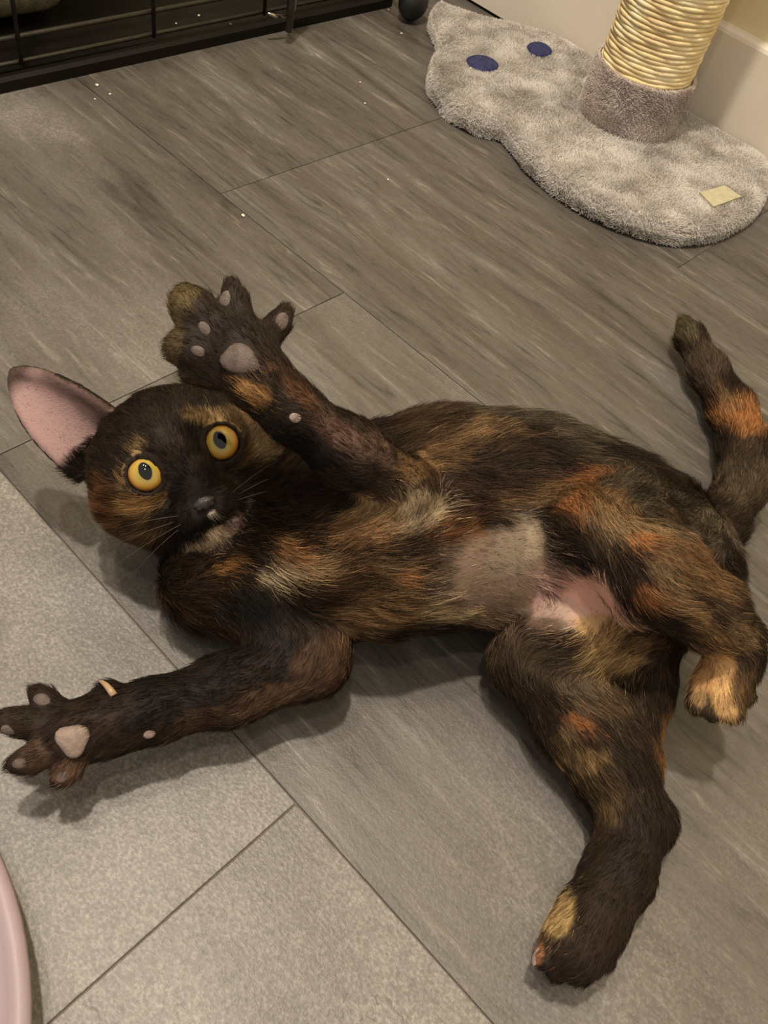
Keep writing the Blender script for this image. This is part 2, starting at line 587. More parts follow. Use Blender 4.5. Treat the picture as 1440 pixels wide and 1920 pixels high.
def surface_nets(G):
    S = G < 0
    nx, ny, nz = G.shape
    c = np.zeros((nx - 1, ny - 1, nz - 1), np.uint8)
    for i in (0, 1):
        for j in (0, 1):
            for k in (0, 1):
                c += S[i:nx - 1 + i, j:ny - 1 + j, k:nz - 1 + k]
    act = (c > 0) & (c < 8)
    ids = -np.ones(act.shape, np.int32)
    cells = np.argwhere(act)
    ids[act] = np.arange(len(cells))
    acc = np.zeros((len(cells), 3)); cnt = np.zeros(len(cells))
    cor = [(i, j, k) for i in (0, 1) for j in (0, 1) for k in (0, 1)]
    vals = {o: G[cells[:, 0] + o[0], cells[:, 1] + o[1], cells[:, 2] + o[2]] for o in cor}
    for a in cor:
        for ax in range(3):
            if a[ax]: continue
            b = list(a); b[ax] = 1; b = tuple(b)
            va, vb = vals[a], vals[b]
            m = (va < 0) != (vb < 0)
            t = np.where(m, va / np.where(m, va - vb, 1), 0)
            pt = np.tile(np.array(a, float), (len(cells), 1)); pt[:, ax] += t
            acc[m] += pt[m]; cnt[m] += 1
    V = cells + acc / cnt[:, None]
    quads = []
    for ax in range(3):
        s0 = [slice(None)] * 3; s1 = [slice(None)] * 3
        s0[ax] = slice(0, -1); s1[ax] = slice(1, None)
        A, B = S[tuple(s0)], S[tuple(s1)]
        e = np.argwhere(A != B)
        u, w = (ax + 1) % 3, (ax + 2) % 3
        e = e[(e[:, u] > 0) & (e[:, w] > 0) & (e[:, u] < act.shape[u]) & (e[:, w] < act.shape[w])]
        ins = S[e[:, 0], e[:, 1], e[:, 2]]

        def idx(du, dw):
            q = e.copy(); q[:, u] -= du; q[:, w] -= dw
            return ids[q[:, 0], q[:, 1], q[:, 2]]
        Q = np.stack([idx(1, 1), idx(0, 1), idx(0, 0), idx(1, 0)], 1)
        Q[~ins] = Q[~ins][:, ::-1]
        quads.append(Q)
    Q = np.concatenate(quads)
    return V, Q[(Q >= 0).all(1)]


V, Q = surface_nets(G)
V = lo + V * VOX
del G
# keep the largest pieces, smooth a little
nV = len(V)
ed = np.concatenate([Q[:, [0, 1]], Q[:, [1, 2]], Q[:, [2, 3]], Q[:, [3, 0]]])
deg = np.bincount(ed[:, 0], minlength=nV) + np.bincount(ed[:, 1], minlength=nV)
for it in range(2):
    s = np.zeros_like(V)
    for j in range(3):
        s[:, j] = np.bincount(ed[:, 0], V[ed[:, 1], j], nV) + np.bincount(ed[:, 1], V[ed[:, 0], j], nV)
    lam = 0.55
    V = V + lam * (s / np.maximum(deg, 1)[:, None] - V)


def vnormals(V, Q):
    n = np.cross(V[Q[:, 2]] - V[Q[:, 0]], V[Q[:, 3]] - V[Q[:, 1]])
    N = np.zeros_like(V)
    for c in range(4):
        for j in range(3):
            N[:, j] += np.bincount(Q[:, c], n[:, j], len(V))
    return N / np.maximum(np.linalg.norm(N, axis=1), 1e-12)[:, None]


NV = vnormals(V, Q)
PX, PY, PZ = proj(V)
VIEW = CAM - V; VIEW /= np.linalg.norm(VIEW, axis=1)[:, None]
FACING = (NV * VIEW).sum(1)
# coarse depth buffer of the cat, for picking points on its visible side
CELL = 6
zb = np.full((340, 420), 9.0)
gx, gy = np.clip(((PX + 200) / CELL).astype(int), 0, 339), np.clip(((PY + 200) / CELL).astype(int), 0, 419)
np.minimum.at(zb, (gx, gy), PZ)
zmin = zb.copy()
for dx in (-1, 0, 1):
    for dy in (-1, 0, 1):
        zmin = np.minimum(zmin, np.roll(np.roll(zb, dx, 0), dy, 1))


def pick(x, y, rad=9):
    d = (PX - x) ** 2 + (PY - y) ** 2
    m = (d < rad * rad) & (FACING > 0)
    if not m.any():
        m = d < d.min() + 60
    i = np.where(m)[0]
    i0 = i[np.argmin(PZ[i])]
    j = i[PZ[i] < PZ[i0] + .006]
    p, n = V[j].mean(0), NV[j].mean(0)
    return p, n / np.linalg.norm(n)


# ---- hair flow and length from the bones
num = np.zeros((nV, 3)); den = np.zeros(nV); lsum = np.zeros(nV)
dmin = np.full(nV, 9.0); DD = []
headw = np.zeros(nV)
for p in prims:
    a, b = p['a'], p['b']; ba = b - a; l2 = max(ba @ ba, 1e-9)
    t = np.clip(((V - a) @ ba) / l2, 0, 1)
    DD.append(np.linalg.norm(V - a - t[:, None] * ba, axis=1) - (p['ra'] + t * (p['rb'] - p['ra'])))
    dmin = np.minimum(dmin, DD[-1])
NOSE = hp(0, -18, 44)
for p, d in zip(prims, DD):
    w = np.exp(-(d - dmin) / .004)
    ba = p['b'] - p['a']; ln = np.linalg.norm(ba)
    if p.get('head'):
        fl = V - NOSE; fl /= np.linalg.norm(fl, axis=1)[:, None]
        num += w[:, None] * fl; headw += w
    elif ln > 1e-5:
        num += w[:, None] * (ba / ln)
    den += w; lsum += w * p['fl']
headw /= den
FLOW = num - NV * (num * NV).sum(1)[:, None]
FLOW /= np.maximum(np.linalg.norm(FLOW, axis=1), 1e-9)[:, None]
FLEN = lsum / den
# ears
EARW = np.zeros(nV); EARIN = np.zeros(nV, bool)
for E_ in EARS:
    cand = np.where(np.linalg.norm(V - (E_['base'] + E_['tip']) / 2, axis=1) < .055)[0]
    dm = np.full(len(cand), 9.0); ni = np.zeros(len(cand), int)
    for s0 in range(0, len(E_['pts']), 200):
        q = np.linalg.norm(V[cand][:, None] - E_['pts'][None, s0:s0 + 200], axis=2)
        k_ = q.argmin(1); qm = q.min(1)
        ni = np.where(qm < dm, k_ + s0, ni); dm = np.minimum(dm, qm)
    ax = E_['tip'] - E_['base']; ln = np.linalg.norm(ax); ax /= ln
    v = ((V[cand] - E_['base']) @ ax) / ln
    e = (dm < np.where(v > .35, .0070, .0040)) & (v > .06)
    ci = cand[e]
    EARW[ci] = 1
    EARIN[ci] = ((V[ci] - E_['pts'][ni[e]]) * E_['nrm'][ni[e]]).sum(1) > .0
    vt = v[e] > .72
    fn = E_['fwd'] / np.linalg.norm(E_['fwd'])
    EARIN[ci[vt]] = (NV[ci[vt]] @ fn) > .05
    fl = ax - NV[ci] * (NV[ci] @ ax)[:, None]
    FLOW[ci] = fl / np.maximum(np.linalg.norm(fl, axis=1), 1e-9)[:, None]
    FLEN[ci] = .0022

# ---- coat painting: patches laid on the visible surface, each limited in depth
K_, D_, B_ = (14, 9, 6), (38, 27, 17), (78, 58, 38)
T_, C_, O_ = (150, 120, 84), (186, 164, 130), (148, 94, 52)
G_, S_, P_ = (84, 72, 56), (126, 104, 86), (200, 152, 132)
EP_ = (158, 128, 122)
COL = np.tile(lin(D_), (nV, 1))
warp = np.stack([fbm(V, 70, 3) - .5, fbm(V, 70, 9) - .5], 1)
big = fbm(V, 45, 21)
COL = COL * (0.55 + 0.9 * big)[:, None]


def patch(x, y, rx, ry, ang, c, s=1.0, wob=1.0, dz=.035):
    a = math.radians(ang)
    dx, dy = PX - x + warp[:, 0] * rx * wob * 1.4, PY - y + warp[:, 1] * ry * wob * 1.4
    u = (dx * math.cos(a) + dy * math.sin(a)) / rx
    v = (-dx * math.sin(a) + dy * math.cos(a)) / ry
    q = u * u + v * v
    m = q < 2.2
    if not m.any(): return
    p0, _ = pick(x, y, 12)
    z0 = depth(p0)
    w = np.clip((1.35 - q) / 0.8, 0, 1) * s
    w *= np.clip((dz - np.abs(PZ - z0)) / .006, 0, 1) * (FACING > -.35)
    w = (w * w * (3 - 2 * w))[:, None]
    COL[:] = COL * (1 - w) + lin(c) * w


BR = (104, 78, 50)
for a in [
    # back and flank
    (780, 800, 70, 40, -20, (60, 44, 28)), (830, 850, 120, 38, -25, BR, .8), (900, 820, 60, 30, 10, T_, .55), (760, 905, 60, 30, -30, BR, .8),
    (960, 870, 110, 55, 20, (46, 34, 24)), (930, 770, 120, 22, 5, (72, 62, 48)), (1080, 830, 90, 26, 30, (74, 64, 50)), (1200, 910, 90, 26, 36, (76, 66, 52)),
    (880, 930, 110, 40, 0, (48, 32, 22)), (1010, 925, 90, 24, -20, BR, .8), (1100, 890, 60, 16, -15, O_, .6), (850, 990, 60, 30, 20, (104, 66, 36), .7),
    (1080, 935, 46, 22, -20, O_, .75), (1150, 930, 60, 22, 15, BR, .9), (1200, 985, 80, 26, 30, T_, .55), (1290, 1000, 60, 30, 45, (96, 76, 54), .8),
    (1130, 975, 60, 30, 25, T_, .5), (1210, 1015, 42, 20, 10, O_, .95), (1120, 1010, 46, 30, 40, (60, 46, 32)), (1260, 1040, 60, 24, 30, BR, .9), (1320, 1040, 46, 30, 60, O_, .4),
    (1060, 1030, 42, 50, 30, (40, 30, 22)), (1120, 1070, 60, 34, 45, (34, 25, 18)), (1180, 1110, 60, 26, 45, (34, 24, 17)), (1250, 1090, 70, 26, 35, T_, .6), (1220, 1120, 30, 24, 30, O_, .6),
    (1330, 1090, 50, 36, 50, BR, .9), (1280, 1140, 60, 22, 30, (140, 108, 72), .7), (1350, 1150, 60, 24, 40, (60, 46, 32)), (1390, 1190, 40, 24, 60, T_, .5), (1330, 1190, 50, 20, 20, BR),
    # chest
    (720, 960, 90, 50, -20, T_, .65), (790, 960, 50, 36, -40, C_, .6), (680, 1000, 70, 26, 10, (128, 92, 60), .7), (560, 1060, 60, 40, 30, T_, .85), (520, 1075, 46, 26, -10, C_, .7),
    (550, 1035, 26, 24, 0, O_, .6), (740, 1080, 50, 30, 40, T_, .6), (745, 1085, 24, 14, 50, (176, 112, 66), .8), (660, 1060, 60, 30, 20, (70, 50, 32)), (700, 1140, 90, 30, 10, BR, .9), (650, 1170, 60, 26, 20, (110, 84, 58), .8),
    (620, 1110, 60, 30, 10, (60, 44, 28)), (840, 1140, 60, 22, -8, (186, 160, 116), .85), (910, 1155, 40, 18, 5, T_, .6), (400, 1075, 50, 12, -35, (150, 104, 60), .9), (360, 1110, 60, 40, 0, (46, 32, 20)),
    (470, 1150, 90, 40, 0, K_), (420, 1180, 60, 22, 10, (66, 46, 32)),
    # belly, thin fur
    (900, 1070, 90, 80, -20, S_), (970, 1040, 50, 80, 10, (130, 112, 92)), (1002, 1015, 20, 46, 12, (176, 156, 126), .5), (940, 1110, 70, 40, 20, (122, 100, 82)), (1030, 1100, 50, 50, 20, (136, 108, 92)),
    (1095, 1120, 62, 52, 25, P_), (1050, 1160, 60, 30, 5, (180, 150, 132), .75), (1130, 1175, 60, 24, 5, (176, 140, 96)), (1000, 1180, 60, 20, -5, (104, 82, 66)), (1020, 1120, 16, 40, 30, (166, 130, 118)),
    # inner thigh
    (1160, 1230, 80, 36, 0, (156, 126, 82), .75), (1210, 1210, 50, 24, -10, (120, 92, 62), .8), (1000, 1230, 70, 40, 30, (66, 54, 40)), (930, 1210, 50, 26, 20, (60, 48, 34)), (1250, 1240, 36, 40, 0, (56, 42, 30)),
    (1090, 1290, 50, 40, 30, (84, 68, 50)), (1090, 1355, 34, 16, 0, O_, .8), (1150, 1310, 60, 30, 20, (104, 82, 58), .6), (1200, 1380, 40, 60, 10, (44, 32, 22)), (1250, 1380, 16, 60, 10, (120, 80, 40), .8),
    (1110, 1430, 36, 40, 30, (132, 104, 66), .6), (1060, 1400, 30, 40, 40, (100, 80, 54), .7), (1150, 1520, 36, 40, 20, (104, 82, 54), .5), (1215, 1530, 60, 50, 0, (38, 28, 19)), (1190, 1620, 60, 70, 20, (32, 23, 15)),
    (1130, 1700, 60, 60, 20, (36, 26, 17)), (1050, 1720, 26, 44, 25, (160, 132, 86), .8), (1030, 1790, 50, 40, 0, (40, 29, 20)), (1005, 1790, 10, 30, 20, (150, 100, 70), .7), (1110, 1790, 60, 40, 0, (40, 28, 19)),
    # upper hind foot
    (1350, 1280, 80, 70, 0, (58, 44, 30)), (1335, 1250, 44, 34, 0, (186, 142, 92), 1, .4), (1358, 1300, 26, 60, -12, (194, 152, 100), 1, .3), (1318, 1270, 26, 30, 0, (178, 134, 86), 1, .4), (1312, 1306, 14, 20, 0, (150, 120, 80), .8, .3), (1395, 1290, 20, 40, 0, (90, 68, 44)),
    # tail
    (1340, 985, 70, 50, -50, (84, 72, 56)), (1400, 900, 60, 60, 0, (70, 58, 44)), (1388, 785, 46, 40, 30, (156, 104, 60), .75), (1360, 750, 36, 20, 40, T_, .4), (1320, 690, 46, 50, 30, (76, 62, 48)), (1282, 615, 30, 30, 0, (86, 76, 54)), (1395, 850, 36, 26, 0, (56, 44, 32)),
    # lower foreleg
    (480, 1240, 130, 60, -15, (26, 18, 12)), (300, 1310, 120, 60, -10, (24, 17, 12)), (530, 1300, 120, 24, -22, (78, 58, 42), .8), (600, 1240, 60, 60, 0, (72, 52, 38), .8), (400, 1340, 90, 20, -20, (58, 40, 30), .8), (120, 1390, 110, 80, 0, (40, 28, 20)), (90, 1330, 60, 30, 0, (34, 24, 16)),
    (60, 1420, 40, 40, 0, (66, 48, 36), .7), (125, 1450, 40, 26, 0, (84, 62, 46), .8),
    # raised foreleg
    (600, 820, 110, 60, 40, (40, 29, 21)), (690, 850, 90, 40, 35, (84, 64, 52), .85), (620, 800, 60, 22, 40, (96, 70, 58), .6), (560, 740, 40, 20, 45, (84, 56, 34), .7), (560, 840, 80, 30, 35, K_), (720, 900, 70, 34, 20, (34, 25, 18), .8),
    (470, 735, 34, 24, 40, (138, 98, 58), 1), (500, 680, 20, 16, 0, (130, 82, 48), .8), (440, 640, 90, 80, 0, (34, 25, 17), .9), (340, 556, 34, 34, 0, (88, 74, 46), .8), (326, 630, 22, 60, 0, (76, 62, 40), .8), (467, 737, 28, 20, 40, (148, 110, 66), .9),
    (440, 545, 30, 30, 0, (36, 26, 18)), (535, 600, 20, 26, 0, (40, 29, 20)),
]:
    patch(*a)
# face patches live in the head's own frame
HL = (V - HEAD) @ np.stack([HR, HU, HF], 1) * 1000
hd = (headw > .5) & (EARW == 0)


def fpatch(r, u, rr, ru, ang, c, s=1.0, fmin=-10):
    a = math.radians(ang)
    dr, du = HL[:, 0] - r + warp[:, 0] * rr, HL[:, 1] - u + warp[:, 1] * ru
    p = (dr * math.cos(a) + du * math.sin(a)) / rr
    q = (-dr * math.sin(a) + du * math.cos(a)) / ru
    w = np.clip((1.3 - p * p - q * q) / .8, 0, 1) * s * hd * (HL[:, 2] > fmin)
    w = w[:, None]
    COL[:] = COL * (1 - w) + lin(c) * w


COL[hd] = lin((36, 27, 18)) * (0.6 + .8 * big[hd])[:, None]
fpatch(-4, 30, 40, 22, 0, (44, 34, 26), .6)
fpatch(-25, -9, 12, 6, 10, (156, 116, 70), .95)
fpatch(-31, 1, 4, 7, 20, (140, 108, 70), .7)
fpatch(-24, 13, 9, 1.8, 35, (140, 110, 72), .9)
fpatch(-18, 17, 5, 3, 0, (150, 122, 82), .7)
fpatch(-44, -4, 9, 16, 0, (96, 62, 36), .8)
fpatch(-36, -22, 16, 10, 0, (84, 62, 38), .7)
fpatch(18, 17, 11, 4, -25, (156, 126, 84), .9)
fpatch(33, 10, 8, 9, 0, (132, 104, 72), .8)
fpatch(29, -8, 10, 4, 20, (120, 92, 58), .7)
fpatch(39, -4, 9, 16, 0, (100, 80, 56), .7)
fpatch(0, -16, 15, 14, 0, (24, 17, 12), .9)
fpatch(-10, -29, 12, 8, 0, (22, 16, 11), .9)
fpatch(-6, -40.5, 16, 4.2, 4, (160, 136, 108), .95)
fpatch(9, -37, 6, 3.5, 40, (160, 130, 114), .8)
fpatch(14, -24, 10, 7, 0, (46, 37, 30), .7)
fpatch(1, -28.5, 2.2, 1.8, 0, (190, 176, 150), .9, 20)  # painted glint: cream spot standing in for a highlight below the nose
# bare dark rim round the eyes
for er, eu, ef in EYES:
    de = np.hypot(HL[:, 0] - er, HL[:, 1] - eu)
    m = (de < 11.4) & (HL[:, 2] > 12) & hd
    COL[m] = lin((34, 24, 17))
COL[EARW > 0] = lin((38, 29, 21))
ei = EARIN
COL[ei] = lin(EP_)
# rim and inner edge of the ear stay dark
for E_ in EARS:
    ax = E_['tip'] - E_['base']; ln = np.linalg.norm(ax); ax /= ln
    sd = np.cross(ax, E_['fwd']); sd /= np.linalg.norm(sd)
    v = ((V - E_['base']) @ ax) / ln; u = (V - E_['base']) @ sd
    tow = sd @ HR * np.sign((E_['base'] - HEAD) @ HR)      # + side points away from the skull
    uu = u * np.sign(tow)
    m = ei & (np.linalg.norm(V - (E_['base'] + E_['tip']) / 2, axis=1) < .055)
    w = np.clip((-uu - .004) / .009 + (warp[:, 0]) * 1.2, 0, 1) * .9 * m
    COL[:] = COL * (1 - w[:, None]) + lin((74, 56, 49)) * w[:, None]
    w = np.clip((v - .82) / .14, 0, 1) * m
    COL[:] = COL * (1 - w[:, None]) + lin((70, 54, 48)) * w[:, None]

# where the fur is thin
BARE = np.zeros(nV)


def bare(x, y, rx, ry, ang, s=1.0):
    a = math.radians(ang)
    dx, dy = PX - x, PY - y
    u = (dx * math.cos(a) + dy * math.sin(a)) / rx; v = (-dx * math.sin(a) + dy * math.cos(a)) / ry
    p0, _ = pick(x, y, 12)
    w = np.clip((1.25 - u * u - v * v) / .6, 0, 1) * s * (np.abs(PZ - depth(p0)) < .035) * (FACING > 0)
    np.maximum(BARE, w, out=BARE)


bare(915, 1065, 90, 80, -20, .85); bare(970, 1040, 48, 76, 10, .8); bare(1095, 1120, 58, 48, 25, .97); bare(1040, 1150, 60, 30, 0, .8); bare(950, 1110, 70, 40, 20, .85)
bare(1350, 1290, 50, 70, 0, .15)

cat_origin = np.array([float(V[:, 0].mean()), float(V[:, 1].mean()), 0.0])
cat = empty('cat', cat_origin)
tag(cat, 'tortoiseshell kitten sprawled belly-up on the tile floor, reaching with one paw', 'cat')
M_SKIN, nt, b = new_mat('cat_skin')
an = nd(nt, 'ShaderNodeAttribute', attribute_name='coat')
nt.links.new(an.outputs['Color'], b.inputs['Base Color'])
b.inputs['Roughness'].default_value = 0.7
b.inputs['Specular IOR Level'].default_value = 0.2
geo = nd(nt, 'ShaderNodeNewGeometry')
nn = nd(nt, 'ShaderNodeTexNoise', i_Scale=900, i_Detail=2)
nt.links.new(geo.outputs['Position'], nn.inputs['Vector'])
bp = nd(nt, 'ShaderNodeBump', i_Strength=0.5, i_Distance=0.0006)
nt.links.new(nn.outputs[0], bp.inputs['Height']); nt.links.new(bp.outputs[0], b.inputs['Normal'])

me = bpy.data.meshes.new('body')
me.vertices.add(nV)
me.vertices.foreach_set('co', (V - cat_origin).astype(np.float32).ravel())
nQ = len(Q)
me.loops.add(nQ * 4); me.polygons.add(nQ)
me.loops.foreach_set('vertex_index', Q.astype(np.int32).ravel())
me.polygons.foreach_set('loop_start', (np.arange(nQ) * 4).astype(np.int32))
me.polygons.foreach_set('use_smooth', np.ones(nQ, bool))
me.update(); me.validate()
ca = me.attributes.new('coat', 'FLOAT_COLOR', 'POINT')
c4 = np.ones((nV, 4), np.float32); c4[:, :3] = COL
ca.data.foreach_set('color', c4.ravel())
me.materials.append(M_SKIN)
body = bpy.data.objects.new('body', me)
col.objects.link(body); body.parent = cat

# ---- pads, claws, nose
M_PAD = noise_mat('pad_skin', (78, 65, 58), (96, 82, 74), 300, 0.55, 0.3, 1200, 0.3)
M_PADP = noise_mat('pad_skin_pale', (136, 116, 106), (150, 130, 120), 300, 0.5, 0.2, 1200, 0.3)
M_PADG = noise_mat('pad_skin_taupe', (122, 104, 94), (138, 120, 108), 300, 0.55, 0.3, 1200, 0.25)
M_CLAW = noise_mat('claw_horn', (150, 122, 92), (168, 140, 108), 200, 0.35)
PADS = []


def pad(x, y, w, hgt, ang, mat, name='paw_pad', th=.45, lobes=None, sink=.35):
    p, n = pick(x, y)
    n = n * .6 + .4 * (CAM - p) / np.linalg.norm(CAM - p); n /= np.linalg.norm(n)
    a = math.radians(ang)
    ix = RT * math.cos(a) - UP * math.sin(a)
    ix -= n * (ix @ n); ix /= np.linalg.norm(ix)
    iy = np.cross(n, ix)
    sx = w * depth(p) / F_PX / 2; sy = hgt * depth(p) / F_PX / 2; sz = min(sx, sy) * th
    bm = bmesh.new()
    bmesh.ops.create_uvsphere(bm, u_segments=20, v_segments=12, radius=1)
    for v in bm.verts:
        x_, y_, z_ = v.co
        if lobes:   # three-lobed main pad
            t = math.atan2(y_, x_)
            k = 1 + .14 * math.cos(3 * t + lobes)
            x_ *= k; y_ *= k
        v.co = Vector(p + ix * x_ * sx + iy * y_ * sy + n * (z_ * sz - sz * sink))
    PADS.append((p, max(sx, sy) * .92, min(sx, sy)))
    return bm_obj(name, bm, mat, cat, True)


# raised paw
pad(452, 676, 84, 56, 25, M_PAD, lobes=.6)
pad(528, 604, 26, 40, 20, M_PAD); pad(424, 564, 26, 44, 8, M_PAD); pad(386, 618, 22, 36, -40, M_PAD); pad(372, 660, 20, 32, -70, M_PAD)
pad(554, 783, 24, 20, 20, M_PADP, 'carpal_pad')
# lower paw
pad(137, 1388, 62, 60, 60, M_PADG, lobes=1.2)
pad(78, 1312, 34, 24, 20, M_PAD); pad(18, 1368, 34, 22, 0, M_PAD); pad(38, 1430, 32, 20, -12, M_PAD); pad(118, 1456, 28, 20, -40, M_PAD)
pad(280, 1375, 24, 22, 0, M_PADP, 'carpal_pad')
# hind foot pads
pad(1004, 1795, 14, 34, 20, M_PADP)
p0, n0 = pick(214, 1308); p1, n1 = pick(186, 1278)
P0, P1 = p0 + n0 * .0008, p1 + n1 * .0022
tube('claw', [P0 * (1 - t) + P1 * t + n0 * .0018 * math.sin(t * math.pi) for t in (0, .25, .5, .75, 1)], [.0018, .0017, .0014, .0010, .0003], M_CLAW, cat)

M_NOSE = noise_mat('nose_leather', (30, 23, 20), (44, 34, 30), 400, 0.32, 0.3, 1500, 0.5)
bm = bmesh.new()
bmesh.ops.create_uvsphere(bm, u_segments=24, v_segments=14, radius=1)
for v in bm.verts:
    x_, y_, z_ = v.co
    wdt = 6.4 * (1.0 if y_ > 0 else 1.0 + y_ * .62)
    yy = y_ * 4.2
    if y_ > .3: yy -= (x_ * x_) * .8
    v.co = Vector(hp(x_ * wdt, -21.5 + yy, 40.2 + z_ * 3.6 + y_ * .6))
for sx in (-1, 1):   # nostrils
    for v in bm.verts:
        pass
bm_obj('nose', bm, M_NOSE, cat, True)
M_NOSTRIL = noise_mat('nostril', (6, 5, 4), (10, 8, 6), 300, 0.8)
for sx in (-1, 1):
    bm = bmesh.new()
    bmesh.ops.create_uvsphere(bm, u_segments=12, v_segments=8, radius=1)
    for v in bm.verts:
        v.co = Vector(hp(sx * 3.4 + v.co.x * 1.3 + sx * v.co.y * .4, -23.0 + v.co.y * 1.0, 42.9 + v.co.z * .8 - .2))
    bm_obj('nostril', bm, M_NOSTRIL, cat, True)


# ---- eyes
def eye_material():
    m, nt, b = new_mat('amber_eye')
    L = nt.links.new
    tc = nd(nt, 'ShaderNodeTexCoord')
    sp = nd(nt, 'ShaderNodeSeparateXYZ')
    L(tc.outputs['Object'], sp.inputs[0])

    def mth(op, a, b_=None):
        n = nd(nt, 'ShaderNodeMath', operation=op)
        for i, v in enumerate((a, b_)):
            if v is None: continue
            if hasattr(v, 'links'): L(v, n.inputs[i])
            else: n.inputs[i].default_value = v
        return n.outputs[0]
    x2 = mth('POWER', sp.outputs[0], 2); y2 = mth('POWER', sp.outputs[1], 2)
    rad = mth('SQRT', mth('ADD', x2, y2))
    noi = nd(nt, 'ShaderNodeTexNoise', i_Scale=9.0, i_Detail=4)
    at2 = mth('ARCTAN2', sp.outputs[1], sp.outputs[0])
    cmb = nd(nt, 'ShaderNodeCombineXYZ')
    L(mth('MULTIPLY', at2, 3.0), cmb.inputs[0]); L(rad, cmb.inputs[1])
    L(cmb.outputs[0], noi.inputs['Vector'])
    rr = mth('ADD', rad, mth('MULTIPLY', mth('SUBTRACT', noi.outputs[0], .5), .08))
    iris = ramp(nt, [(0.18, (128, 118, 60)), (0.36, (158, 138, 62)), (0.55, (176, 142, 60)), (0.70, (166, 118, 46)), (0.78, (96, 60, 26)), (0.84, (18, 12, 8))], rr)
    # upright oval pupil with a tapered lower end
    px = mth('DIVIDE', sp.outputs[0], .29); py = mth('DIVIDE', mth('SUBTRACT', sp.outputs[1], .06), .43)
    pe = mth('ADD', mth('POWER', px, 2), mth('POWER', mth('ABSOLUTE', py), 1.7))
    mr = nd(nt, 'ShaderNodeMapRange', i_From_Min=.85, i_From_Max=1.1)
    L(pe, mr.inputs[0])
    colr = mixc(nt, mr.outputs[0], l4((6, 5, 4)), iris)
    L(colr, b.inputs['Base Color'])
    b.inputs['Roughness'].default_value = 0.5
    b.inputs['Coat Weight'].default_value = 1.0
    b.inputs['Coat Roughness'].default_value = 0.0
    b.inputs['Specular IOR Level'].default_value = 0.0
    return m


M_EYE = eye_material()
for er, eu, ef in EYES:
    bm = bmesh.new()
    bmesh.ops.create_uvsphere(bm, u_segments=48, v_segments=32, radius=1)
    me_ = bpy.data.meshes.new('eye')
    bm.to_mesh(me_); bm.free()
    me_.polygons.foreach_set('use_smooth', [True] * len(me_.polygons))
    me_.materials.append(M_EYE)
    o = bpy.data.objects.new('eye', me_)
    col.objects.link(o); o.parent = cat
    c = hp(er, eu, ef)
    g = CAM - c; g /= np.linalg.norm(g)
    g = g + .10 * HU; g /= np.linalg.norm(g)
    u_ = HU - g * (HU @ g); u_ /= np.linalg.norm(u_)
    r_ = np.cross(u_, g)
    s = EYE_R * .001
    Mx = Matrix.Identity(4)
    for i in range(3):
        Mx[i][0], Mx[i][1], Mx[i][2] = r_[i] * s, u_[i] * s, g[i] * s
        Mx[i][3] = c[i] - cat_origin[i]
    o.matrix_local = Mx
    o['label'] = 'round amber eye'

# ---- whiskers
M_WH = noise_mat('whisker_hair', (70, 58, 46), (96, 82, 66), 60, 0.5)
for s in (-1, 1):
    for i in range(4):
        a0 = np.array([s * (12 + i % 2 * 3), -23 - i * 1.7, 38 - (i % 2) * 2.5])
        d = np.array([s * 1.0, .35 - i * .2, .25])
        ln = 34 + 5 * ((i * 7) % 3)
        pts = [hp(*(a0 + d * t * ln + np.array([0, -5, -14]) * t * t)) for t in np.linspace(0, 1, 9)]
        tube('whisker', pts, list(np.linspace(.00014, .00004, 9)), M_WH, cat, 5)


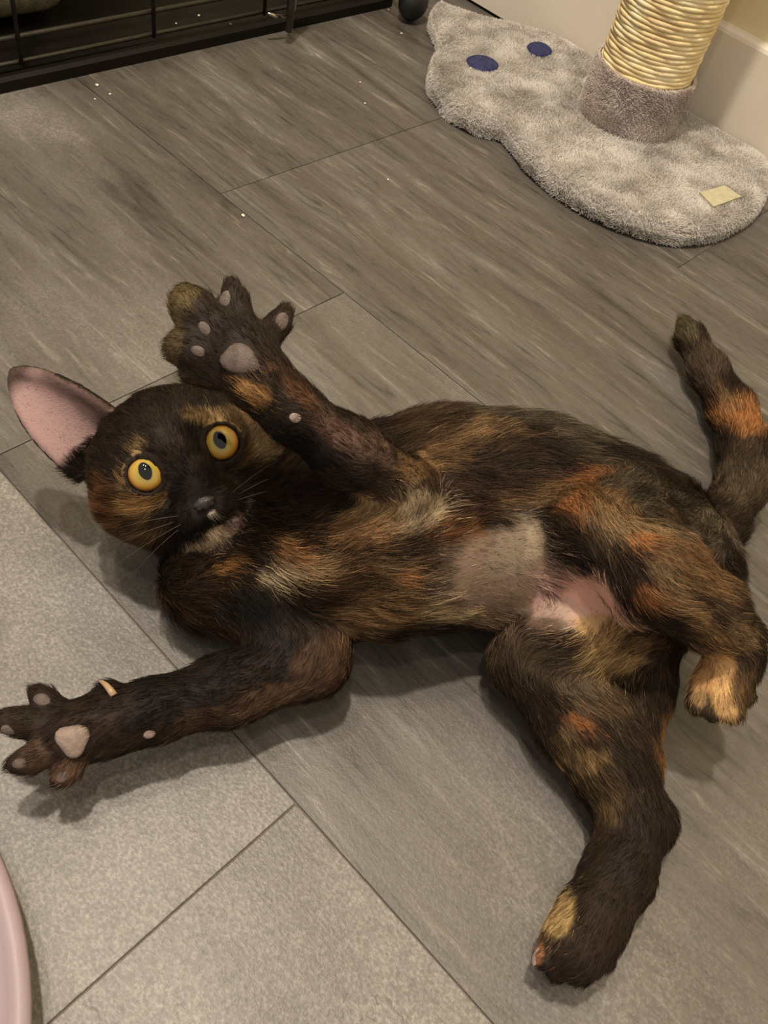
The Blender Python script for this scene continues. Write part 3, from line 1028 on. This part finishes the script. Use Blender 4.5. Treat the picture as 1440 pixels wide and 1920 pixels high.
# ---- fur
def grow(nst):
    T = np.concatenate([Q[:, [0, 1, 2]], Q[:, [0, 2, 3]]])
    A = np.linalg.norm(np.cross(V[T[:, 1]] - V[T[:, 0]], V[T[:, 2]] - V[T[:, 0]]), axis=1)
    tc_ = V[T].mean(1)
    wgt = A * (1 - .86 * BARE[T].mean(1)) * np.where(tc_[:, 2] < .006, .12, 1.0)
    wgt *= np.where(EARIN[T].all(1), .16, 1.0)
    wgt *= np.where(NV[T].mean(1) @ FW > .55, .45, 1.0)      # thinner where the coat is turned to the floor side
    wgt *= 1 + 1.6 * headw[T].mean(1)
    cdf = np.cumsum(wgt); cdf /= cdf[-1]
    ti = np.searchsorted(cdf, rng.random(nst))
    r1, r2 = rng.random(nst), rng.random(nst)
    s = np.sqrt(r1)
    bc = np.stack([1 - s, s * (1 - r2), s * r2], 1)
    tr = T[ti]
    ip = lambda A_: (A_[tr] * bc[:, :, None]).sum(1) if A_.ndim == 2 else (A_[tr] * bc).sum(1)
    p, n, fl, c, ln, ba, hw = ip(V), ip(NV), ip(FLOW), ip(COL), ip(FLEN), ip(BARE), ip(headw)
    n /= np.linalg.norm(n, axis=1)[:, None]
    keep = np.ones(nst, bool)
    for pc, rad, rmin in PADS:
        keep &= np.linalg.norm(p - pc, axis=1) > rad
    hl = (p - HEAD) @ np.stack([HR, HU, HF], 1) * 1000
    for er, eu, ef in EYES:
        keep &= ~((np.hypot(hl[:, 0] - er, hl[:, 1] - eu) < 11.0) & (hl[:, 2] > 10))
    keep &= ~((np.abs(hl[:, 0]) < 6.5) & (np.abs(hl[:, 1] + 21.5) < 5) & (hl[:, 2] > 36))
    p, n, fl, c, ln, ba, hw = [a[keep] for a in (p, n, fl, c, ln, ba, hw)]
    N = len(p)
    # gentle swirls in the lie of the coat, and tufts
    sw = (fbm(p, 40, 31, 2) - .5) * 1.5 + rng.normal(0, .16, N)
    bt = np.cross(n, fl)
    d = fl * np.cos(sw)[:, None] + bt * np.sin(sw)[:, None]
    tuft = fbm(p, 260, 41, 2)
    lift = np.clip(.34 + (tuft - .5) * .55 + rng.normal(0, .07, N), .10, .8)
    ln = ln * (1 - .72 * ba) * rng.uniform(.65, 1.2, N)
    K = 5
    t = np.linspace(0, 1, K)[None, :, None]
    out = p[:, None] - n[:, None] * .0004 + ln[:, None, None] * (d[:, None] * (t * (.55 + .45 * t)) + n[:, None] * (lift[:, None, None] * (t * 1.3 - .75 * t * t)))
    curl = np.stack([fbm(p, 180, 51, 1) - .5, fbm(p, 180, 52, 1) - .5, fbm(p, 180, 53, 1) - .5], 1)
    out += curl[:, None] * (ln * .45)[:, None, None] * t * t
    out[:, :, 2] = np.maximum(out[:, :, 2], .0008)
    # strand colour: brindled, tufts lighter or darker, some ticking
    q = p + fl * rng.normal(0, .006, N)[:, None] * (1 - .6 * hw)[:, None] + np.cross(n, fl) * rng.normal(0, .0028, N)[:, None] * (1 - .5 * hw)[:, None]
    nn_ = np.array([KD.find(x)[1] for x in q])
    ok = (np.linalg.norm(V[nn_] - p, axis=1) < .02) & (EARW[nn_] < .5) & (BARE[nn_] < .9)
    c = np.where(ok[:, None], COL[nn_] * .8 + c * .2, c)
    ps = p - .86 * fl * (p * fl).sum(1)[:, None]
    stk = fbm(ps, 420, 91, 2)
    lum = np.clip(1.0 + (stk - .5) * (3.8 - .8 * hw) + (tuft - .5) * 1.0, .28, 2.3) * rng.uniform(.75, 1.25, N)
    cc = c * lum[:, None]
    tick = rng.random(N)
    f = np.where(tick > .84 + .1 * hw, 1.0, 0.0)[:, None] * (.35 + .4 * rng.random(N))[:, None] * (1 - .5 * hw)[:, None]
    cc = cc * (1 - f) + (cc * 2.4 + lin((70, 50, 30)) * .8 * np.clip(c.mean(1) / .03, .08, 1)[:, None]) * f
    dk = np.where(tick < .10, .5, 1.0)
    cc = np.clip(cc * .86 * dk[:, None], 0, 1)
    rad = np.linspace(1, .12, K)[None, :] * (.000085 + .00004 * np.clip(ln / .012, 0, 1))[:, None]
    return out, rad, cc


from mathutils.kdtree import KDTree
KD = KDTree(nV)
for i_, v_ in enumerate(V): KD.insert(v_, i_)
KD.balance()
pts, rad, cc = grow(270000)
M_FUR = hair_mat('cat_fur', 0.5, 0.10)
fur = hair_curves('fur', pts, rad, cc, M_FUR, cat)
tag(fur, 'mottled black, brown and ginger fur', kind='stuff')


# ------------------------------------------------------------------ scratching post
def smooth_closed(pts, n_per=8):
    pts = np.asarray(pts, float); m = len(pts); out = []
    for i in range(m):
        p0, p1, p2, p3 = pts[(i - 1) % m], pts[i], pts[(i + 1) % m], pts[(i + 2) % m]
        for t in np.linspace(0, 1, n_per, endpoint=False):
            out.append(.5 * ((2 * p1) + (-p0 + p2) * t + (2 * p0 - 5 * p1 + 4 * p2 - p3) * t * t + (-p0 + 3 * p1 - 3 * p2 + p3) * t ** 3))
    return np.array(out)


base_px = [(822, 24), (845, 34), (900, 52), (985, 72), (1060, 88), (1120, 104), (1180, 128), (1240, 160), (1300, 200), (1350, 226), (1395, 268), (1425, 318),
           (1432, 362), (1412, 402), (1350, 438), (1280, 448), (1200, 434), (1110, 397), (1040, 352), (988, 308), (962, 272), (938, 250), (895, 240), (850, 216), (816, 178), (806, 142), (816, 112), (829, 98), (822, 78), (810, 52), (810, 32)]
ring = np.array([at(x, y, .009)[:2] for x, y in base_px])
ring[:, 1] = np.minimum(ring[:, 1], WALL_Y - .008)
ring = smooth_closed(ring, 6)
post_c = at(1172, 222, .024)
post = empty('scratching_post', (post_c[0], post_c[1], 0))
tag(post, 'scratching post with sisal rope and grey plush cat-shaped base by the baseboard', 'scratching post')


def poly_dist(P, R):
    """signed distance inside polygon R (positive inside)"""
    A = R; B = np.roll(R, -1, 0)
    d = np.full(len(P), 9.0); ins = np.zeros(len(P), bool)
    for a, b_ in zip(A, B):
        ba = b_ - a
        t = np.clip(((P - a) @ ba) / (ba @ ba + 1e-12), 0, 1)
        d = np.minimum(d, np.hypot(*(P - a - t[:, None] * ba).T))
        c = (a[1] > P[:, 1]) != (b_[1] > P[:, 1])
        xi = (b_[0] - a[0]) * (P[:, 1] - a[1]) / (b_[1] - a[1] + 1e-12) + a[0]
        ins ^= c & (P[:, 0] < xi)
    return np.where(ins, d, -d)


# plush base: dense grid cushion clipped to the outline
bm = bmesh.new()
TH = .024
loops = []
cent = ring.mean(0)
layers = []
# rounded edge rings offset inwards along the outline normal
tang = np.roll(ring, -1, 0) - np.roll(ring, 1, 0)
nrm = np.stack([-tang[:, 1], tang[:, 0]], 1); nrm /= np.linalg.norm(nrm, axis=1)[:, None]
if poly_dist(ring[:1] + nrm[:1] * .004, ring)[0] < 0: nrm = -nrm
for ang in (-80, -45, -10, 25, 55, 78):
    a = math.radians(ang)
    off = .012 * (1 - math.cos(a)); z = .012 + .012 * math.sin(a)
    q = ring + nrm * off
    layers.append([bm.verts.new((x, y, max(z, .0006))) for x, y in q])
for A, B in zip(layers[:-1], layers[1:]):
    for i in range(len(A)):
        j = (i + 1) % len(A)
        bm.faces.new((A[i], A[j], B[j], B[i]))
top = bm.faces.new(layers[-1])
bot = bm.faces.new(layers[0][::-1])
bmesh.ops.triangulate(bm, faces=[top, bot])
M_PLUSH = noise_mat('grey_plush', (150, 142, 134), (188, 182, 174), 26, 0.9, 0.8, 500, 0.1)
base_o = bm_obj('base', bm, M_PLUSH, post, True)

# pile on the plush
x0, y0 = ring.min(0); x1, y1 = ring.max(0)
cand = np.stack([rng.uniform(x0, x1, 150000), rng.uniform(y0, y1, 150000)], 1)
dd = poly_dist(cand, ring)
cand, dd = cand[dd > 0], dd[dd > 0]
e = np.clip(1 - dd / .012, 0, 1)
z = .012 + .012 * np.sqrt(np.clip(1 - e * e, 0, 1))
near = cand - cent
# outward direction from nearest outline point
ni = np.array([np.argmin(((ring - c) ** 2).sum(1)) for c in cand])
outw = -nrm[ni]
n3 = np.concatenate([outw * e[:, None], np.sqrt(np.clip(1 - e * e, 0, 1))[:, None]], 1)
p3 = np.concatenate([cand, z[:, None]], 1)
# side wall strands
si = rng.integers(0, len(ring), 26000)
tt = rng.random(26000)[:, None]
sp_ = ring[si] * (1 - tt) + ring[(si + 1) % len(ring)] * tt
sz_ = rng.uniform(.002, .014, 26000)
p3 = np.concatenate([p3, np.concatenate([sp_, sz_[:, None]], 1)])
n3 = np.concatenate([n3, np.concatenate([-nrm[si], np.full((26000, 1), .15)], 1)])


def pile(p3, n3, ln, cols, name, parent, seedo=0):
    N = len(p3)
    n3 = n3 / np.linalg.norm(n3, axis=1)[:, None]
    comb = np.stack([fbm(p3, 38, 61 + seedo, 2) - .5, fbm(p3, 38, 62 + seedo, 2) - .5, fbm(p3, 38, 63 + seedo, 2) - .5], 1) * 3.0
    comb += rng.normal(0, .45, (N, 3))
    comb -= n3 * (comb * n3).sum(1)[:, None]
    L_ = ln * rng.uniform(.7, 1.2, N)
    t = np.linspace(0, 1, 4)[None, :, None]
    pts = p3[:, None] - n3[:, None] * .0005 + L_[:, None, None] * (n3[:, None] * (t * .8) + comb[:, None] * (t * t * .6))
    pts[:, :, 2] = np.maximum(pts[:, :, 2], .0008)
    return hair_curves(name, pts, np.linspace(.00026, .00010, 4)[None], cols, M_PILE, parent)


M_PILE = hair_mat('plush_pile', 0.8, 0.1)
tn = fbm(p3, 22, 71, 3)[:, None]
tn2 = fbm(p3, 60, 75, 2)[:, None]
pc = lin((220, 212, 201)) * np.clip(.92 + .30 * (tn - .5) + .30 * (tn2 - .5), .6, 1.1) * rng.uniform(.88, 1.08, (len(p3), 1))
# navy embroidered eyes on the plush
eye_px = [((905, 117), 31, 14, 12), ((1012, 91), 24, 13, 14)]
M_NAVY = noise_mat('navy_cloth', (40, 42, 74), (54, 56, 92), 200, 0.8, 0.5, 900, 0.2)
for (x, y), sx, sy, ang in eye_px:
    c = at(x, y, .028)
    a = math.radians(ang)
    vs, fs = [], []
    n_ = 20
    for lv, (k, dz) in enumerate(((1.0, -.0045), (1.0, 0.0), (.82, .0012), (.4, .0018))):
        for i in range(n_):
            t = 2 * math.pi * i / n_
            lx, ly = sx * k * math.cos(t) * (1 - .12 * abs(math.sin(t))), sy * k * math.sin(t)
            q = at(x + lx * math.cos(a) - ly * math.sin(a), y + lx * math.sin(a) + ly * math.cos(a), .028)
            vs.append((q[0], q[1], .0278 + dz))
    for lv in range(3):
        for i in range(n_):
            fs.append([lv * n_ + i, lv * n_ + (i + 1) % n_, (lv + 1) * n_ + (i + 1) % n_, (lv + 1) * n_ + i])
    fs.append([3 * n_ + i for i in range(n_)])
    mesh_obj('eye_patch', vs, fs, M_NAVY, post, True)
    qx, qy, _ = proj(p3)
    lx = (qx - x) * math.cos(a) + (qy - y) * math.sin(a); ly = -(qx - x) * math.sin(a) + (qy - y) * math.cos(a)
# sewn label
M_TAG = noise_mat('label_cloth', (170, 160, 126), (182, 172, 140), 200, 0.8)
quad = [at(x, y, .028) for x, y in ((1312, 362), (1358, 348), (1390, 369), (1338, 388))]
vs = [(q[0], q[1], .0235) for q in quad] + [(q[0], q[1], .0285) for q in quad]
mesh_obj('label_patch', vs, [[4, 5, 6, 7], [0, 3, 2, 1], [0, 1, 5, 4], [1, 2, 6, 5], [2, 3, 7, 6], [3, 0, 4, 7]], M_TAG, post)
pl = pile(p3, n3, .0046, pc, 'plush_pile', post)
tag(pl, 'pale grey plush pile', kind='stuff')

# cuff, core, rope
PR = .046
M_CUFF = noise_mat('cuff_plush', (160, 148, 138), (180, 168, 158), 30, 0.9, 0.8, 500, 0.1)


def lathe(name, prof, c, mat, parent, n=48):
    vs, fs = [], []
    for r, z in prof:
        for i in range(n):
            t = 2 * math.pi * i / n
            vs.append((c[0] + r * math.cos(t), c[1] + r * math.sin(t), z))
    for j in range(len(prof) - 1):
        for i in range(n):
            fs.append([j * n + i, j * n + (i + 1) % n, (j + 1) * n + (i + 1) % n, (j + 1) * n + i])
    fs.append(list(range(n))[::-1]); fs.append([(len(prof) - 1) * n + i for i in range(n)])
    return mesh_obj(name, vs, fs, mat, parent, True)


CZ0, CZ1 = .020, .082
lathe('post_core', [(PR - .002, .02), (PR - .002, .46)], post_c, noise_mat('cardboard', (220, 200, 160), (228, 208, 168), 40, .9), post)
lathe('cuff', [(PR + .006, CZ0), (PR + .0075, CZ0 + .012), (PR + .006, CZ0 + .04), (PR + .005, CZ1 - .004), (PR + .002, CZ1)], post_c, M_CUFF, post)
nc = 26000
tt = rng.uniform(0, 2 * math.pi, nc); zz_ = rng.uniform(CZ0 + .003, CZ1, nc)
cp = np.stack([post_c[0] + (PR + .006) * np.cos(tt), post_c[1] + (PR + .006) * np.sin(tt), zz_], 1)
cn = np.stack([np.cos(tt), np.sin(tt), np.zeros(nc)], 1)
cq = lin((214, 200, 190)) * np.clip(.88 + .6 * (fbm(cp, 40, 81, 3)[:, None] - .4), .35, 1.05) * rng.uniform(.85, 1.1, (nc, 1))
cl = pile(cp, cn, .0046, cq, 'cuff_pile', post, 20)
tag(cl, 'darker grey plush pile of the cuff', kind='stuff')


def rope_material():
    m, nt, b = new_mat('sisal_rope')
    L = nt.links.new
    g = nd(nt, 'ShaderNodeNewGeometry')
    n = nd(nt, 'ShaderNodeTexNoise', i_Scale=420, i_Detail=3)
    n2 = nd(nt, 'ShaderNodeTexNoise', i_Scale=38, i_Detail=3)
    L(g.outputs['Position'], n.inputs['Vector']); L(g.outputs['Position'], n2.inputs['Vector'])
    c = ramp(nt, [(.3, (226, 206, 168)), (.5, (238, 222, 188)), (.7, (246, 236, 210))], n2.outputs[0])
    d = ramp(nt, [(.3, (112, 110, 108)), (.7, (146, 146, 144))], n.outputs[0])
    L(mixc(nt, .6, c, d, 'OVERLAY'), b.inputs['Base Color'])
    b.inputs['Roughness'].default_value = .85
    b.inputs['Specular IOR Level'].default_value = .15
    bp = nd(nt, 'ShaderNodeBump', i_Strength=.6, i_Distance=.0008)
    L(n.outputs[0], bp.inputs['Height']); L(bp.outputs[0], b.inputs['Normal'])
    return m


turns, pitch = 88, .0043
npt = turns * 44
th = np.linspace(0, turns * 2 * math.pi, npt)
rr = PR + .0012 + .0004 * np.sin(th * 9.3) + .0003 * np.sin(th * 3.7)
hx = np.stack([post_c[0] + rr * np.cos(th), post_c[1] + rr * np.sin(th), CZ1 - .004 + th / (2 * math.pi) * pitch + .0004 * np.sin(th * 2.3)], 1)
tube('rope_wrap', hx, .00275, rope_material(), post, 6)

# ------------------------------------------------------------------ wire crate
M_WIRE = noise_mat('black_wire', (48, 44, 37), (60, 55, 46), 120, 0.35, 0, None, 0.6, 0.4)
M_TRAY = noise_mat('tray_plastic', (14, 11, 8), (22, 17, 13), 30, 0.5, 0.1, 400, 0.15)
M_RUB = noise_mat('caster_rubber', (16, 15, 15), (24, 23, 23), 80, 0.5)
M_STEEL = noise_mat('latch_steel', (150, 144, 134), (180, 172, 160), 200, 0.22, 0, None, 0.5, 1.0)
CY0, CY1, CX0 = -0.10, 0.885, -1.28
crate = empty('wire_crate', (CRATE_X - .25, .4, 0))
tag(crate, 'black wire pet crate with tray and casters at the upper left', 'crate')
# tray with raised lip
bm = bmesh.new()
lip = [(0, .001), (0, .010), (-.004, .0125), (-.010, .012), (-.013, .007), (-.030, .0055)]
corner = [(CRATE_X, CY0), (CRATE_X, CY1), (CX0, CY1), (CX0, CY0)]
rings_ = []
for off, z in lip:
    o_ = -off
    rings_.append([bm.verts.new((x + (-o_ if x == CRATE_X else o_), y + (o_ if y == CY0 else -o_), z)) for x, y in corner])
for A, B in zip(rings_[:-1], rings_[1:]):
    for i in range(4):
        j = (i + 1) % 4
        bm.faces.new((A[i], A[j], B[j], B[i]))
bm.faces.new(rings_[-1]); bm.faces.new(rings_[0][::-1])
bm_obj('tray', bm, M_TRAY, crate)
FX = CRATE_X - .018
wr = .0021


def wire(a, b_, r=wr):
    tube('wire', [a, ((np.array(a) + np.array(b_)) / 2), b_], r, M_WIRE, crate, 8)


for z, r in ((.016, .0022), (.038, .0024), (.16, .0024), (.30, .0024), (.46, .0026)):
    wire((FX, CY0 + .01, z), (FX, CY1 - .01, z), r)
    wire((CX0 + .02, CY1 - .01, z), (FX, CY1 - .01, z), r)
y = .3945 - .147 * 3
while y < CY1:
    wire((FX + .003, y, .014), (FX + .003, y, .46))
    y += .147
for x in np.linspace(CX0 + .02, FX, 6):
    wire((x, CY1 - .012, .014), (x, CY1 - .012, .46))
# solid dark cover over the top and back of the crate
M_COVER = noise_mat('crate_cover_cloth', (26, 22, 18), (34, 30, 24), 60, 0.9, 0.4, 600, 0.1)
bm_obj('cover', box_bm(CX0, FX + .006, CY0, CY1, .464, .470, .002), M_COVER, crate)
bm_obj('cover', box_bm(CX0, CX0 + .006, CY0, CY1, .02, .462), M_COVER, crate)
bm_obj('cover', box_bm(CX0 + .008, FX - .006, CY0, CY0 + .006, .02, .462), M_COVER, crate)
# caster at the corner
cc_ = at(775, 6, .020)
for cy in (CY1 + .022, ):
    vs = []
    bm = bmesh.new()
    bmesh.ops.create_uvsphere(bm, u_segments=24, v_segments=16, radius=1)
    for v in bm.verts:
        v.co = Vector((cc_[0] + v.co.z * .016, cc_[1] + v.co.x * .021, .0215 + v.co.y * .021))
    wl = bm_obj('caster', bm, M_RUB, crate, True)
    bm_obj('caster_fork', box_bm(cc_[0] - .02, cc_[0] + .012, cc_[1] - .012, cc_[1] + .012, .043, .052, .003), M_WIRE, wl)
    tube('caster_stem', [(cc_[0] - .004, cc_[1], .05), (cc_[0] - .012, cc_[1] - .012, .075), (FX, CY1 - .012, .10)], .005, M_WIRE, wl)
# latch rod hanging on the door
lb = at(541, 60, .012)
lx, ly = lb[0], lb[1]
tube('latch_rod', [(lx, ly, .012), (lx, ly, .013), (lx, ly, .06), (lx, ly, .2)], [.003, .0042, .0042, .0042], M_WIRE, crate, 12)
tube('latch_plate', [(lx - .008, ly + .008, .026), (lx - .008, ly + .009, .034), (lx - .008, ly + .0095, .12)], [.003, .0055, .0055], M_STEEL, crate, 10)
tube('latch_lever', [(lx - .008, ly + .004, .024), (lx - .010, ly - .012, .026), (lx - .012, ly - .022, .030)], [.0022, .0022, .0012], M_STEEL, crate, 8)
# cushion lying in the crate
bm = box_bm(-1.18, -.83, -.02, .50, .012, .075, .028, 4)
cush = bm_obj('pet_cushion', bm, noise_mat('cushion_cloth', (92, 88, 66), (120, 114, 92), 60, 0.9, 0.6, 500, 0.1), None, True)
tag(cush, 'olive grey cushion lying inside the wire crate', 'cushion')

# ------------------------------------------------------------------ pink dish, lower left
M_PINK = noise_mat('lilac_plastic', (146, 128, 131), (154, 136, 139), 12, 0.45, 0.0, None, 0.3)
h_d = .030
A_, B_2, C_2 = at(0, 1598, h_d), at(46, 1740, h_d), at(61, 1900, h_d)


def circ(a, b_, c):
    ax, ay, bx, by, cx, cy = a[0], a[1], b_[0], b_[1], c[0], c[1]
    d = 2 * (ax * (by - cy) + bx * (cy - ay) + cx * (ay - by))
    ux = ((ax * ax + ay * ay) * (by - cy) + (bx * bx + by * by) * (cy - ay) + (cx * cx + cy * cy) * (ay - by)) / d
    uy = ((ax * ax + ay * ay) * (cx - bx) + (bx * bx + by * by) * (ax - cx) + (cx * cx + cy * cy) * (bx - ax)) / d
    return np.array([ux, uy]), math.hypot(ax - ux, ay - uy)


dc, dr = circ(A_, B_2, C_2)
print('DISH', dc, dr)
dish = empty('feeding_dish', (dc[0], dc[1], 0))
tag(dish, 'lilac pink plastic dish cut by the lower left edge', 'dish')
prof = [(dr * .72, .001), (dr * .80, .001), (dr * .95, .018), (dr * .985, .026), (dr, .0295), (dr - .0008, .0318), (dr - .003, .0335), (dr - .0062, .0335), (dr - .0085, .0322), (dr - .0105, .0308), (dr - .0135, .0305), (dr * .80, .028), (dr * .74, .022), (dr * .66, .010), (dr * .5, .006), (dr * .02, .006)]
lathe('dish_bowl', prof, dc, M_PINK, dish, 96)

# ------------------------------------------------------------------ crumbs
M_CRUMB = noise_mat('crumb', (214, 200, 176), (228, 216, 194), 300, 0.8)
crumbs = [((206, 178), 0, 'front'), ((178, 187), 0, 'front'), ((456, 406), 0, 'front'), ((684, 195), 0, 'front'), ((675, 155), 0, 'front'), ((727, 338), 0, 'front'), ((182, 161), 0, 'front'), ((752, 64), 0, 'front'), ((728, 19), 0, 'front'),
          ((373, 30), .007, 'tray'), ((392, 62), .007, 'tray'), ((432, 46), .007, 'tray'), ((330, 45), .007, 'tray'), ((288, 62), .007, 'tray')]
for (x, y), h, where in crumbs:
    q = at(x, y, h)
    bm = bmesh.new()
    bmesh.ops.create_icosphere(bm, subdivisions=1, radius=1)
    s = random.uniform(.0011, .0019)
    for v in bm.verts:
        v.co = Vector((q[0] + v.co.x * s * random.uniform(.7, 1.3), q[1] + v.co.y * s * random.uniform(.7, 1.3), q[2] + s * .55 + v.co.z * s * .6))
    o = bm_obj('crumb', bm, M_CRUMB)
    if where == 'front':
        tag(o, {(456, 406): 'tiny pale crumb beside the tile corner above the raised paw', (727, 338): 'tiny pale crumb alone on the tile between paw and plush base',
                (684, 195): 'lower of two tiny crumbs left of the plush base', (675, 155): 'upper of two tiny crumbs left of the plush base',
                (752, 64): 'tiny pale crumb between the black caster and the plush ear', (728, 19): 'tiny pale crumb at the crate edge beside the black caster'}.get((x, y), 'tiny pale crumb in the cluster of three at the crate front'), 'crumb', 'crumbs on the tiles')
    else:
        tag(o, 'tiny pale crumb lying in the dark crate tray', 'crumb', 'crumbs in the crate tray')
